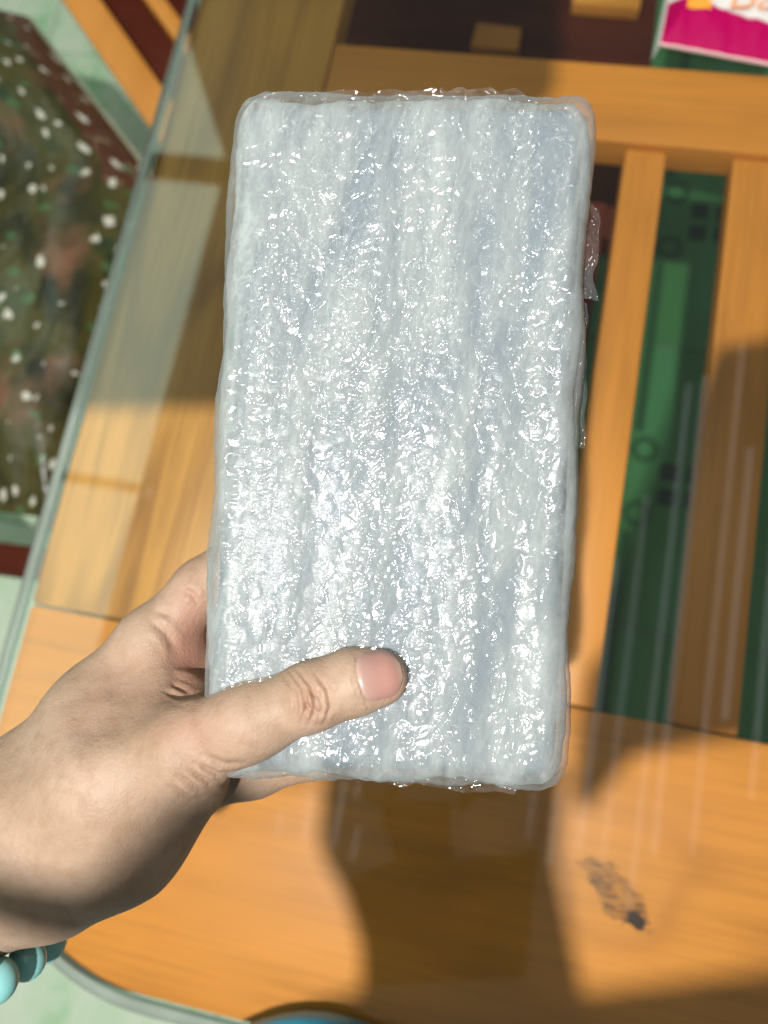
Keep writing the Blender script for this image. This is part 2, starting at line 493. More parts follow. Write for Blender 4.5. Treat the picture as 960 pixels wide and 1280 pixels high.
def cushion_mat():
    t = NT('flowered_plastic_cushion')
    uv = t.n('ShaderNodeUVMap').outputs[0]
    so = t.sep(uv)
    n1 = t.noise(uv, 5.0, 4, 0.6, 0.6)
    base = t.ramp(n1, [(0.34, (0.006, 0.007, 0.003)), (0.45, (0.030, 0.028, 0.007)), (0.56, (0.062, 0.052, 0.011)), (0.66, (0.014, 0.032, 0.011)), (0.78, (0.040, 0.050, 0.014))])
    # rosy blotches
    n2 = t.noise(t.mapping(uv, loc=(3.1, 1.2, 0)), 4.5, 3, 0.55)
    base = t.mix(t.math('MULTIPLY', t.math('SUBTRACT', n2, 0.55, clamp=True), 7.0, clamp=True), base, (0.15, 0.07, 0.035))
    # brown border with pale scribbles
    edge = t.math('SUBTRACT', 1.0, so[0])
    wob = t.noise(uv, 12, 3)
    top_part = t.math('GREATER_THAN', so[1], 0.74)
    bd = t.math('MULTIPLY', t.math('LESS_THAN', t.math('ADD', edge, t.math('MULTIPLY', wob, 0.06)), 0.175), top_part)
    scr = t.noise(t.mapping(uv, scale=(16, 60, 1), rot=(0, 0, 0.4)), 1.0, 3, 0.6, 1.0)
    brown = t.mix(t.math('MULTIPLY', t.math('SUBTRACT', scr, 0.55, clamp=True), 6.0, clamp=True), (0.075, 0.026, 0.012), (0.24, 0.18, 0.11))
    base = t.mix(bd, base, brown)
    base = t.mix(t.math('MULTIPLY', t.math('LESS_THAN', edge, 0.022), top_part), base, (0.50, 0.52, 0.38))
    # white blossoms: five-lobed by warping cell distance
    vo = t.n('ShaderNodeTexVoronoi'); vo.feature = 'F1'; vo.voronoi_dimensions = '2D'
    wn = t.noise(uv, 55, 2, 0.6, 0, 1)
    wv = t.n('ShaderNodeVectorMath', operation='MULTIPLY_ADD'); t.put(wv.inputs[0], wn); wv.inputs[1].default_value = (0.03, 0.03, 0); t.put(wv.inputs[2], uv)
    t.put(vo.inputs['Vector'], wv.outputs[0]); vo.inputs['Scale'].default_value = 14.0; vo.inputs['Randomness'].default_value = 0.9
    sz = t.sep(vo.outputs['Color'])[0]
    lim = t.math('ADD', t.math('MULTIPLY', sz, 0.14), 0.07)
    dot = t.math('MULTIPLY', t.math('SUBTRACT', lim, vo.outputs['Distance'], clamp=True), 22.0, clamp=True)
    keep = t.math('GREATER_THAN', t.sep(vo.outputs['Color'])[1], 0.28)
    c = t.mix(t.math('MULTIPLY', dot, keep), base, (0.52, 0.50, 0.43))
    # slim green leaves
    v2 = t.n('ShaderNodeTexVoronoi'); v2.voronoi_dimensions = '2D'; t.put(v2.inputs['Vector'], t.mapping(wv.outputs[0], scale=(5, 11, 1), rot=(0, 0, 0.8))); v2.inputs['Scale'].default_value = 1.0
    lf = t.math('LESS_THAN', v2.outputs['Distance'], 0.10)
    c = t.mix(t.math('MULTIPLY', lf, 0.6), c, (0.05, 0.13, 0.05))
    c = t.mix(t.math('GREATER_THAN', t.math('SUBTRACT', 1.0, so[1]), 2), c, c)
    hb = t.noise(uv, 9, 3)
    return t.surface(t.principled(c, 0.32, t.bump(hb, 0.6, 0.01)))
m_cush = cushion_mat()
def cushion():
    z = 0.49
    nu, nv = 60, 60
    u, v = np.meshgrid(np.linspace(0, 1, nu), np.linspace(0, 1, nv), indexing='ij')
    c00, c10, c11, c01 = [W(*q, z) for q in ((-220, 610), (50, 640), (28, 2), (-230, -60))]
    c11 = W(22, -4, z)
    kk = W(196, 216, z); 
    # right edge bends at the corner kk: from (22,-4) to kk, then down under the table edge to (50,640)
    vv = v[..., None]
    left = c00 * (1 - vv) + c01 * vv
    m1 = np.clip(vv / 0.62, 0, 1); m2 = np.clip((vv - 0.62) / 0.38, 0, 1)
    right = np.where(vv < 0.62, c10 * (1 - m1) + kk * m1, kk * (1 - m2) + c11 * m2)
    P = left * (1 - u[..., None]) + right * u[..., None]
    d = np.minimum(np.minimum(u, 1 - u), np.minimum(v, 1 - v))
    puff = 1 - (1 - np.clip(d / 0.22, 0, 1)) ** 2
    top = P.copy(); top[..., 2] = 0.455 + 0.045 * puff + 0.006 * noise2(u * 6, v * 6)
    bot = P.copy(); bot[..., 2] = 0.455 - 0.034 * puff
    V = np.concatenate([top.reshape(-1, 3), bot.reshape(-1, 3)])
    f1 = grid_faces(nu, nv); f2 = grid_faces(nu, nv, True) + nu * nv
    o = mk('cushion', V, np.concatenate([f1, f2]), m_cush, None, smooth=True)
    ul = o.data.uv_layers.new(name='UVMap')
    li = np.zeros(len(o.data.loops), int); o.data.loops.foreach_get('vertex_index', li)
    uv = np.concatenate([np.stack([u.ravel(), v.ravel() * 1.25], 1)] * 2)[li]
    ul.data.foreach_set('uv', uv.ravel().astype(np.float32))
    bm = bmesh.new(); bm.from_mesh(o.data); bmesh.ops.remove_doubles(bm, verts=bm.verts, dist=1e-5); bm.to_mesh(o.data); bm.free()
    return tag(o, 'dark olive seat cushion printed with small white blossoms and a brown border', 'cushion')
cushion()

# blue seat just below the front edge
m_blue = plain('blue_plastic', (0.03, 0.22, 0.33), 0.35)
pc = W(428, 1275, .775) + np.array([0.0, -0.118, 0.0])
bs = empty('blue_stool', (pc[0], pc[1], 0), 'bright blue tall plastic stool, only its seat rim showing at the bottom edge', 'stool')
th = np.linspace(0, 2 * np.pi, 48, False)
block('seat', [(pc[0] + .115 * math.cos(a), pc[1] + .115 * math.sin(a)) for a in th], .752, .775, m_blue, bs, 0.008, 3)
for k in range(4):
    a = math.pi / 4 + k * math.pi / 2
    x, y = pc[0] + .085 * math.cos(a), pc[1] + .085 * math.sin(a)
    block('leg', rect(x - .012, y - .012, x + .012, y + .012), 0.0, .7515, m_blue, bs, 0.003)

# ------------------------------------------------------------------ things overhead that show only as reflections, and added shade blockers
m_tube = NT('lit_strip'); _e = m_tube.n('ShaderNodeEmission'); _e.inputs[0].default_value = (0.92, 0.96, 1.0, 1); _e.inputs[1].default_value = 1.15
m_tube = m_tube.surface(_e.outputs[0])
m_white = plain('white_paint', (0.75, 0.76, 0.74), 0.5)
fix = empty('ceiling_lamp', (0.2, 0.2, 2.4), 'long white ceiling lamp of parallel lit strips above the table', 'lamp')
strips = [(660, 985, 1050), (686, 960, 1080), (724, 700, 1063), (753, 620, 1080), (787, 480, 1138), (817, 470, 1072),
          (866, 430, 1067), (940, 420, 1000), (907, 560, 900), (346, 900, 1045), (380, 900, 1050), (415, 860, 1060), (444, 860, 1000), (440, 1035, 1076), (980, 500, 1100)]
for i, (xb, y0, y1) in enumerate(strips):
    b = mirror(xb, y1, 2.4); a = mirror(xb + 0.115 * (y1 - y0), y0, 2.4)
    wdt = 0.0065 + 0.004 * ((i * 7) % 3) / 2
    block('lit_strip', rect(b[0] - wdt / 2, b[1], b[0] + wdt / 2, max(a[1], b[1] + .05)), 2.4, 2.412, m_tube, fix, 0)

t = NT('lit_window'); _e = t.n('ShaderNodeEmission')
_e.inputs[0].default_value = (0.78, 1.0, 0.80, 1); _e.inputs[1].default_value = 2.6
m_win = t.surface(_e.outputs[0])
win = empty('skylight', (-1.4, 0.8, 2.4), 'pale green skylight panes with a wooden crossbar, up left of the table', 'skylight')
for q in ([(-1.9, -0.6), (-1.10, -0.6), (-1.10, 0.42), (-1.9, 0.42)], [(-1.9, 0.45), (-1.10, 0.45), (-1.09, 1.49), (-1.9, 1.49)],
          [(-1.9, 1.585), (-1.09, 1.585), (-1.31, 1.99), (-1.60, 2.5), (-1.9, 2.6)]):
    block('pane', q, 2.40, 2.41, m_win, win, 0)
block('crossbar', rect(-1.95, 1.4905, -1.06, 1.5845), 2.385, 2.415, m_orange, win, 0)
block('crossbar', rect(-1.95, 0.4205, -1.06, 0.4495), 2.385, 2.415, m_white, win, 0)

# added unseen boards, outlined back from the shadows wanted on table and wrist
m_board = plain('shade_blocker_dark', (0.10, 0.085, 0.06), 0.6)
def shade_board(pxpoly, zb):
    pts = []
    for q in pxpoly:
        p = W(*q, ZW) if len(q) == 2 else D(*q)          # a third number is the depth of a point above the table
        s_ = (zb - p[2]) / (LAMP[2] - p[2])
        pts.append(tuple((p + (LAMP - p) * s_)[:2]))
    ar = sum(pts[i][0] * pts[(i + 1) % len(pts)][1] - pts[(i + 1) % len(pts)][0] * pts[i][1] for i in range(len(pts)))
    if ar < 0: pts = pts[::-1]
    o = block('shade_blocker', pts, zb, zb + .015, m_board, None, 0)
    tag(o, kind='structure')
    return o
shade_board([(104, 512), (300, 508), (395, 440), (425, 300), (690, 120), (690, 60), (690, -80), (620, -300), (310, -300), (235, -10)], 1.43)
shade_board([(405, 960), (398, 1060), (430, 1120), (450, 1182), (452, 1238), (722, 1243), (690, 1085), (700, 960)], 1.405)
shade_board([(1000, 425), (893, 445), (765, 805), (735, 840), (716, 1000), (735, 1010), (790, 945), (880, 928), (1150, 905), (1150, 420)], 1.385)
shade_board([(-60, 1064, .31), (0, 1076, .31), (60, 1096, .31), (105, 1106, .31), (150, 1084, .315), (205, 1034, .32), (248, 990, .32), (310, 1005, .32), (292, 1060, .32), (225, 1150, .32), (140, 1192, .32), (88, 1190, .315), (62, 1176, .31), (8, 1146, .31), (-60, 1128, .31)], 1.58)
shade_board([(225, 1325), (350, 1276), (385, 1262), (450, 1238), (722, 1243), (985, 1212), (1150, 1200), (1150, 1900), (225, 1900)], 1.45)

# ------------------------------------------------------------------ packet of wipes at the far right of the glass
def packet():
    root = empty('packet', tuple(W(900, 40, ZG)), 'white soft packet with a magenta band lying on the glass, top right', 'packet')
    q = {'bl': (823, 57), 'br': (1010, 92), 'tr': (1060, -190), 'tl': (872, -190)}
    zc = ZG + 0.002
    bl, br, tr, tl = [W(*q[k], zc) for k in ('bl', 'br', 'tr', 'tl')]
    nu, nv = 70, 80
    u, v = np.meshgrid(np.linspace(0, 1, nu), np.linspace(0, 1, nv), indexing='ij')
    U, Vv = u[..., None], v[..., None]
    P = (bl * (1 - U) + br * U) * (1 - Vv) + (tl * (1 - U) + tr * U) * Vv
    d = np.minimum(np.minimum(u, 1 - u), np.minimum(v, 1 - v))
    puff = (1 - (1 - np.clip(d / 0.30, 0, 1)) ** 2)
    cr = 0.0016 * noise2(u * 9 + v * 3, v * 5) + 0.0016 * (1 - np.abs(noise2(u * 5 + 3, v * 7 - u * 5)))
    top = P.copy(); top[..., 2] = zc + 0.0015 + 0.020 * puff + cr * (0.3 + np.clip(d / .1, 0, 1))
    bot = P.copy(); bot[..., 2] = zc
    t = NT('printed_pouch_film')
    uv = t.n('ShaderNodeUVMap').outputs[0]; s = t.sep(uv)
    # magenta band: tall at the left corner, thinning to the right
    yb = t.math('ADD', t.math('MULTIPLY', s[0], -0.115), 0.195)
    yb = t.math('ADD', yb, t.math('MULTIPLY', t.math('MULTIPLY', s[0], t.math('SUBTRACT', s[0], 0.6)), 0.09))
    f = t.math('MULTIPLY', t.math('SUBTRACT', yb, s[1]), 120.0, clamp=True)
    edge = t.math('LESS_THAN', s[1], 0.006)
    left = t.math('LESS_THAN', s[0], 0.008)
    c = t.mix(f, (0.64, 0.61, 0.59), (0.38, 0.001, 0.080))
    c = t.mix(t.math('MAXIMUM', edge, left), c, (0.72, 0.45, 0.45))
    m = t.surface(t.principled(c, 0.5, None, **{'Specular IOR Level': 0.06}))
    V = np.concatenate([top.reshape(-1, 3), bot.reshape(-1, 3)])
    o = mk('pouch', V, np.concatenate([grid_faces(nu, nv), grid_faces(nu, nv, True) + nu * nv]), m, root, smooth=True)
    ul = o.data.uv_layers.new(name='UVMap')
    li = np.zeros(len(o.data.loops), int); o.data.loops.foreach_get('vertex_index', li)
    ul.data.foreach_set('uv', np.concatenate([np.stack([u.ravel(), v.ravel()], 1)] * 2)[li].ravel().astype(np.float32))
    def on_top(px, py):
        p = W(px, py, zc + .018)
        i = np.argmin((top[..., 0] - p[0]) ** 2 + (top[..., 1] - p[1]) ** 2)
        return np.array([p[0], p[1], top.reshape(-1, 3)[i, 2] + .0008])
    m_or = plain('orange_print', (0.80, 0.30, 0.02), 0.4, 0.04)
    g = np.array([[on_top(862 + 30 * a - 3 * b, 8 - 22 * (1 - b) + 3 * a) for b in np.linspace(0, 1, 6)] for a in np.linspace(0, 1, 6)]).reshape(-1, 3)
    mk('printed_square', g, grid_faces(6, 6, True), m_or, root)
    m_pe = plain('peach_print', (0.78, 0.36, 0.20), 0.4, 0.06)
    cu = bpy.data.curves.new('lettering', 'FONT'); cu.body = 'Baby'; cu.size = 0.042; cu.shear = 0.25; cu.extrude = 0.0002
    tmp = bpy.data.objects.new('tmp', cu); col.objects.link(tmp)
    bpy.context.view_layer.update()
    me = bpy.data.meshes.new_from_object(tmp.evaluated_get(bpy.context.evaluated_depsgraph_get())); me.name = 'lettering'
    bpy.data.objects.remove(tmp)
    me.materials.clear(); me.materials.append(m_pe)
    lt = bpy.data.objects.new('lettering', me); col.objects.link(lt); lt.parent = root
    p = on_top(906, 13)
    lt.location = (p - np.array(root.location)).tolist(); lt.location.z += 0.004
    lt.rotation_euler = (0, 0, math.radians(2))
    # clear heat-sealed margin
    t = NT('clear_film'); tr_ = t.n('ShaderNodeBsdfTransparent'); gl = t.principled((0.75, 0.72, 0.70), 0.2)
    m_cl = t.surface(t.mixsh(0.28, tr_.outputs[0], gl))
    a = [W(*k, zc + .003) for k in ((832, -10), (814, 76), (824, 60), (848, -12))]
    mk('clear_margin', [*a], [(0, 1, 2, 3)], m_cl, root)
packet()


# ------------------------------------------------------------------ the parcel in bubble wrap
def parcel():
    TL, TR, BR, BL = D(294, 126, .318), D(742, 130, .316), D(704, 984, .311), D(248, 966, .311)
    ctr = (TL + TR + BR + BL) / 4
    wd = np.linalg.norm(TR - TL); ht = np.linalg.norm(TL - BL)
    nrm = np.cross(TR - BL, TL - BR); nrm /= np.linalg.norm(nrm)
    if nrm.dot(CAM - ctr) < 0: nrm = -nrm
    root = empty('bubble_wrapped_parcel', tuple(ctr), 'flat pale parcel wrapped in layers of clear bubble wrap, held up over the table', 'parcel')
    def Pm(u, v):                               # u, v in 0..1 -> point in the parcel's mid plane
        u = u[..., None]; v = v[..., None]
        return (BL * (1 - u) + BR * u) * (1 - v) + (TL * (1 - u) + TR * u) * v

    def axis(n, edge, ne):
        """parameter values, denser in the rounded border"""
        e = edge * (1 - np.cos(np.linspace(0, np.pi / 2, ne)))
        return np.concatenate([e, np.linspace(edge, 1 - edge, n)[1:-1], 1 - e[::-1]])

    def bubbles(x, y, pitch, rad, rot, ox, oy, seed):
        c, s = math.cos(rot), math.sin(rot)
        X = (x * c + y * s + ox) / pitch; Yy = (-x * s + y * c + oy) / (pitch * 0.866)
        best = np.zeros_like(x)
        r0 = np.floor(Yy)
        for dr in (0, 1):
            row = r0 + dr
            off = np.where(row % 2 == 0, 0.0, 0.5)
            cx = np.round(X - off) + off
            amp = 0.72 + 0.55 * noise2(cx * 0.61, row * 0.61, seed)
            jx = 0.13 * noise2(cx * 1.7, row * 1.3, seed + 3); jy = 0.13 * noise2(cx * 1.3, row * 1.9, seed + 5)
            d = np.hypot((X - cx - jx) * pitch, (Yy - row - jy) * pitch * 0.866) / rad
            h = np.sqrt(np.clip(1 - np.clip(d, 0, 1) ** 2.4, 0, 1)) * np.clip(amp, 0.15, 1.2)
            best = np.maximum(best, h)
        return best

    def facet(x, y, cell, seed, sx=1.0, sy=1.0, rot=0.0):
        """crumpled-film relief: piecewise planes (max of random tilted planes around jittered cells)"""
        c, s = math.cos(rot), math.sin(rot)
        X = (x * c + y * s) / (cell * sx); Y_ = (-x * s + y * c) / (cell * sy)
        xi, yi = np.floor(X), np.floor(Y_)
        bd = np.full(x.shape, 9e9); hh = np.zeros_like(x)
        for a in (-1, 0, 1):
            for b in (-1, 0, 1):
                gx, gy = xi + a, yi + b
                h = _perm[_perm[(gx.astype(int) + seed * 13) & 511] + (gy.astype(int) & 511)] & 511
                h2 = _perm[(h + 77) & 511] & 511; h3 = _perm[(h + 191) & 511] & 511; h4 = _perm[(h + 311) & 511] & 511
                px_, py_ = gx + h / 512, gy + h2 / 512
                dd = (X - px_) ** 2 + (Y_ - py_) ** 2
                pl = (h3 / 256 - 1) * (X - px_) + (h4 / 256 - 1) * (Y_ - py_)
                w = dd < bd
                hh = np.where(w, pl, hh); bd = np.where(w, dd, bd)
        return hh, np.sqrt(bd)

    def shell(name, mat, grow, thick, edge_mm, seed, hfun, n_u, n_v, jit=0.0012, front_only=False):
        eu, ev = edge_mm / wd, edge_mm / ht
        us, vs = axis(n_u, eu, 14), axis(n_v, ev, 14)
        u, v = np.meshgrid(us, vs, indexing='ij')
        x, y = u * wd, v * ht                               # metres
        # rounded corners: pull the outline in near corners; uneven outline
        def warp(u, v):
            du = np.minimum(u, 1 - u) * wd; dv = np.minimum(v, 1 - v) * ht
            rcn = 0.012
            k = np.clip(1 - dv / rcn, 0, 1); inx = rcn * (1 - np.sqrt(np.clip(1 - k ** 2, 0, 1))) * 0.55
            k2 = np.clip(1 - du / rcn, 0, 1); iny = rcn * (1 - np.sqrt(np.clip(1 - k2 ** 2, 0, 1))) * 0.40
            s_u = np.where(u < .5, 1, -1); s_v = np.where(v < .5, 1, -1)
            fu = np.clip(1 - du / 0.02, 0, 1) ** 1; fv = np.clip(1 - dv / 0.02, 0, 1)
            ju = jit * (1.6 * noise2(v * 7 + s_u * 5, s_u * 3.0 + v * 0, seed) + .3 * noise2(v * 45, s_u * 2.0 + v * 0, seed + 1)) - grow
            jv = jit * 1.3 * (1.5 * noise2(u * 6 + s_v * 4, s_v * 7.0 + u * 0, seed + 2) + .45 * noise2(u * 30, s_v * 3.0 + u * 0, seed + 4)) - grow
            return u + s_u * (inx * fu + ju * fu) / wd, v + s_v * (iny * fv + jv * fv) / ht
        uw, vw = warp(u, v)
        mid = Pm(uw, vw)
        du = np.minimum(u, 1 - u) * wd; dv = np.minimum(v, 1 - v) * ht
        f = lambda d: np.sqrt(np.clip(1 - (1 - np.clip(d / edge_mm, 0, 1)) ** 2, 0, 1))
        prof = f(du) * f(dv)
        h = hfun(x, y) * np.clip(np.minimum(du, dv) / 0.004, 0, 1)
        zf = thick / 2 * prof + h
        front = mid + nrm * zf[..., None]
        back = mid - nrm * (thick / 2 * prof)[..., None]
        nu, nv = len(us), len(vs)
        V = front.reshape(-1, 3); Fc = grid_faces(nu, nv)
        if not front_only:
            st = 4
            iu = np.unique(np.concatenate([np.arange(0, nu, st), [nu - 1]])); iv = np.unique(np.concatenate([np.arange(0, nv, st), [nv - 1]]))
            hb = 0.0012 * bubbles(x, y, .0095, .0044, .2, 0, 0, 3) * np.clip(np.minimum(du, dv) / 0.004, 0, 1)
            back = back - nrm * hb[..., None]
            B = back[np.ix_(iu, iv)]
            V = np.concatenate([V, B.reshape(-1, 3)])
            Fc = np.concatenate([Fc, grid_faces(len(iu), len(iv), True) + nu * nv])
        return mk(name, V, Fc, mat, root, smooth=True)

    # inner box
    m_box = plain('pale_grey_card', (0.135, 0.17, 0.205), 0.6, 0.25, 14)
    shell('box', m_box, -0.0045, 0.021, 0.0085, 3, lambda x, y: 0 * x, 30, 50, jit=0.0003)

    # inner bubble layer: milky polythene
    def film(name, opaq, white, rough, spec, micro, tint=(1, 1, 1), graz_op=0.35, flakes=False):
        t = NT(name)
        co = t.coord()
        # fine creases running slantwise
        w1 = t.noise(t.mapping(co, scale=(260, 1050, 600), rot=(0, 0, math.radians(-24))), 1.0, 2, 0.55, 0.5)
        w2 = t.noise(t.mapping(co, scale=(520, 1300, 700), rot=(0, 0, math.radians(-58))), 1.0, 2, 0.55, 0.8)
        soft = t.noise(t.mapping(co, scale=(70, 17, 30)), 1.0, 5, 0.62, 0.4)
        fleck = t.noise(t.mapping(co, scale=(300, 190, 200), rot=(0, 0, 0.4)), 1.0, 3, 0.6, 0.6)
        pat = t.noise(t.mapping(co, scale=(40, 20, 30), loc=(4, 2, 0)), 1.0, 3, 0.6)
        amp = t.math('ADD', 0.45, t.math('MULTIPLY', t.math('SUBTRACT', pat, 0.35, clamp=True), 2.4))
        nb = t.bump(t.math('MULTIPLY', t.math('ADD', w1, t.math('MULTIPLY', w2, 0.7)), amp), 1.0, micro)
        lw = t.n('ShaderNodeLayerWeight'); lw.inputs[0].default_value = 0.5
        graz = t.math('POWER', lw.outputs['Facing'], 1.6)
        op = t.math('ADD', t.math('MULTIPLY', t.math('SUBTRACT', soft, 0.36, clamp=True), opaq * 4.4), t.math('MULTIPLY', graz, graz_op), clamp=True)
        op = t.math('ADD', op, t.math('MULTIPLY', t.math('SUBTRACT', fleck, 0.45, clamp=True), opaq * 1.3), clamp=True)
        op = t.math('ADD', op, opaq * 0.12, clamp=True)
        tr_ = t.n('ShaderNodeBsdfTransparent'); tr_.inputs[0].default_value = (*tint, 1)
        df = t.n('ShaderNodeBsdfDiffuse'); df.inputs[0].default_value = (*white, 1)
        tl = t.n('ShaderNodeBsdfTranslucent'); tl.inputs[0].default_value = (*white, 1)
        gl = t.n('ShaderNodeBsdfGlossy'); gl.inputs['Roughness'].default_value = rough; t.put(gl.inputs['Normal'], nb)
        gloss = gl.outputs[0]
        if flakes:                              # stretched film breaks into slanting flat glints
            wn = t.noise(co, 180, 2, 0.5, 0, 1)
            wv = t.n('ShaderNodeVectorMath', operation='MULTIPLY_ADD'); t.put(wv.inputs[0], wn); wv.inputs[1].default_value = (0.0013, 0.0013, 0.0013); t.put(wv.inputs[2], co)
            sets = []
            for sc_, ro_, tilt in (((130, 440, 300), -24, 0.76), ((58, 235, 160), -44, 0.62)):
                vo = t.n('ShaderNodeTexVoronoi'); vo.inputs['Scale'].default_value = 1.0
                t.put(vo.inputs['Vector'], t.mapping(wv.outputs[0], scale=sc_, rot=(0, 0, math.radians(ro_))))
                sb = t.n('ShaderNodeVectorMath', operation='MULTIPLY_ADD'); t.put(sb.inputs[0], vo.outputs['Color'])
                sb.inputs[1].default_value = (tilt, tilt, tilt); sb.inputs[2].default_value = (-tilt / 2,) * 3
                ad = t.n('ShaderNodeVectorMath', operation='ADD'); t.put(ad.inputs[0], sb.outputs[0]); t.put(ad.inputs[1], nb)
                nm = t.n('ShaderNodeVectorMath', operation='NORMALIZE'); t.put(nm.inputs[0], ad.outputs[0])
                g2 = t.n('ShaderNodeBsdfGlossy'); g2.inputs['Roughness'].default_value = 0.15; t.put(g2.inputs['Normal'], nm.outputs[0])
                sets.append(g2.outputs[0])
            p2 = t.noise(t.mapping(co, scale=(36, 15, 30), loc=(1.3, 7, 0)), 1.0, 4, 0.65)
            lx = t.sep(co)[0]
            mk_ = t.math('ADD', t.math('MULTIPLY', t.math('SUBTRACT', p2, 0.50), 9.0), t.math('MULTIPLY', lx, -2.4))
            mk_ = t.math('SUBTRACT', mk_, t.math('MULTIPLY', t.math('SUBTRACT', lx, 0.050, clamp=True), 50.0, clamp=True))
            mk_ = t.math('ADD', mk_, -0.15, clamp=True)
            gloss = t.mixsh(t.math('ADD', 0.05, t.math('MULTIPLY', mk_, 0.80)), gloss, t.mixsh(0.5, sets[0], sets[1]))
        a = t.mixsh(op, tr_.outputs[0], t.mixsh(0.3, df.outputs[0], tl.outputs[0]))
        fr = t.math('ADD', 0.05 * spec, t.math('MULTIPLY', t.math('POWER', lw.outputs['Facing'], 4.0), 0.30), clamp=True)
        return t.surface(t.mixsh(fr, a, gloss))
    m_in = film('milky_bubble_film', 0.54, (0.50, 0.545, 0.545), 0.26, 0.18, 0.00010, graz_op=0.6)
    m_outf = film('clear_outer_film', 0.14, (0.50, 0.535, 0.54), 0.14, 1.35, 0.00005, graz_op=0.45, flakes=True)

    # crease map: short ridges of stretched film, mostly slanting up to the right, denser where the wrap is crumpled
    res = 0.00030
    gw, gh = int(wd / res) + 2, int(ht / res) + 2
    cmap = np.zeros((gw, gh))
    rr = np.random.default_rng(11)
    cl = [(.47, .66, .055, .15, 230), (.46, .50, .07, .10, 240), (.14, .36, .075, .14, 430), (.10, .55, .06, .12, 200), (.20, .80, .09, .10, 130), (.42, .20, .16, .10, 260),
          (.62, .25, .16, .12, 210), (.75, .70, .12, .16, 130), (.48, .38, .12, .10, 170)]
    spots = [(rr.random(), rr.random()) for _ in range(1500)]
    for cu_, cv_, su_, sv_, n_ in cl:
        spots += [(rr.normal(cu_, su_), rr.normal(cv_, sv_)) for _ in range(n_)]
    def ridge(u, v, length, sig, hgt, ang, bend):
        cx, cy = u * wd / res, v * ht / res
        R_ = int(length / res / 2 + 4 * sig / res) + 2
        x0, x1, y0, y1 = int(cx) - R_, int(cx) + R_, int(cy) - R_, int(cy) + R_
        x0, y0 = max(x0, 0), max(y0, 0); x1, y1 = min(x1, gw), min(y1, gh)
        if x1 <= x0 or y1 <= y0: return
        X, Y_ = np.meshgrid(np.arange(x0, x1) - cx, np.arange(y0, y1) - cy, indexing='ij')
        X = X * res; Y_ = Y_ * res
        a = X * math.cos(ang) + Y_ * math.sin(ang); b = -X * math.sin(ang) + Y_ * math.cos(ang)
        b = b - bend * a * a / length
        t_ = np.clip(1 - (np.abs(a) / (length / 2)) ** 2, 0, 1)
        cmap[x0:x1, y0:y1] += hgt * t_ * np.exp(-(b / sig) ** 2)
    for u_, v_ in spots:
        ang = rr.normal(math.radians(24), math.radians(24)) if rr.random() < .8 else rr.uniform(0, math.pi)
        ln_ = rr.uniform(.0018, .0050) * (1 + 1.2 * (rr.random() < .12))
        sg = rr.uniform(.00042, .00090)
        ridge(u_, v_, ln_, sg, sg * rr.uniform(.35, .90) * rr.choice([1, 1, -1]), ang, rr.normal(0, .5))
    for _ in range(46):                             # long stretch creases
        ang = rr.normal(math.radians(42), math.radians(20)) if rr.random() < .55 else rr.normal(math.radians(88), math.radians(10))
        ridge(rr.uniform(.05, .95), rr.uniform(.05, .95), rr.uniform(.014, .040), rr.uniform(.0005, .0010), rr.uniform(.0003, .0008), ang, rr.normal(0, .35))
    def creases(x, y):
        fx = np.clip(x / res, 0, gw - 1.001); fy = np.clip(y / res, 0, gh - 1.001)
        i0 = fx.astype(int); j0 = fy.astype(int); a = fx - i0; b = fy - j0
        return (cmap[i0, j0] * (1 - a) + cmap[i0 + 1, j0] * a) * (1 - b) + (cmap[i0, j0 + 1] * (1 - a) + cmap[i0 + 1, j0 + 1] * a) * b

    folds = lambda x, y, sd: noise2(x * 42, y * 7, sd) + 0.5 * noise2(x * 95 + y * 8, y * 14, sd + 1)
    def h_in(x, y):
        b = bubbles(x, y, .0096, .0045, 0.26, 0.002, 0.001, 1)
        m = 0.35 + 0.65 * smooth01(0.5 + noise2(x * 25, y * 12, 51))
        return 0.0004 * b * m + 0.0008 * folds(x, y, 11)
    def h_out(x, y):
        b = bubbles(x, y, .0098, .0050, -0.12, 0.004, 0.003, 2)
        f1, d1 = facet(x, y, .0062, 5, 0.8, 1.5, 0.35)
        msk = smooth01(0.5 + 1.1 * noise2(x * 22, y * 9, 21) + 0.7 * (0.45 - x / wd))
        return 0.0026 + 0.00055 * b * (1 - 0.75 * msk) + 0.0008 * f1 * (0.35 + 0.65 * msk) + 0.00012 * facet(x, y, .0026, 9, 1.0, 1.6, -0.5)[0] + 0.0021 * folds(x, y, 41) + 0.62 * creases(x, y)
    shell('bubble_layer', m_in, -0.0013, 0.025, 0.011, 5, h_in, 190, 340, jit=0.0016)
    shell('outer_film', m_outf, 0.0, 0.027, 0.0125, 8, h_out, 360, 660, jit=0.0013)

    # loose flaps of film
    m_flap = film('loose_clear_film', 0.10, (0.46, 0.49, 0.50), 0.10, 1.0, 0.00010, graz_op=0.30)
    def flap(px, d, seed, mat=m_flap, amp=0.0008):
        a, b, c, e_ = [D(q[0], q[1], d) for q in px]
        nu, nv = 26, 60
        u, v = np.meshgrid(np.linspace(0, 1, nu), np.linspace(0, 1, nv), indexing='ij')
        U, Vv = u[..., None], v[..., None]
        P = (a * (1 - Vv) + e_ * Vv) * (1 - U) + (b * (1 - Vv) + c * Vv) * U
        edge_dir = (b - a); edge_dir /= np.linalg.norm(edge_dir)
        P = P + edge_dir * (0.0026 * noise2(v * 4, v * 0 + seed, seed) * u)[..., None]
        f_, _ = facet(u * .012, v * .06, .004, seed)
        P = P + nrm * (amp * f_ + 2 * amp * noise2(u * 2.5, v * 7, seed))[..., None]
        return mk('film_flap', P.reshape(-1, 3), grid_faces(nu, nv), mat, root, smooth=True)
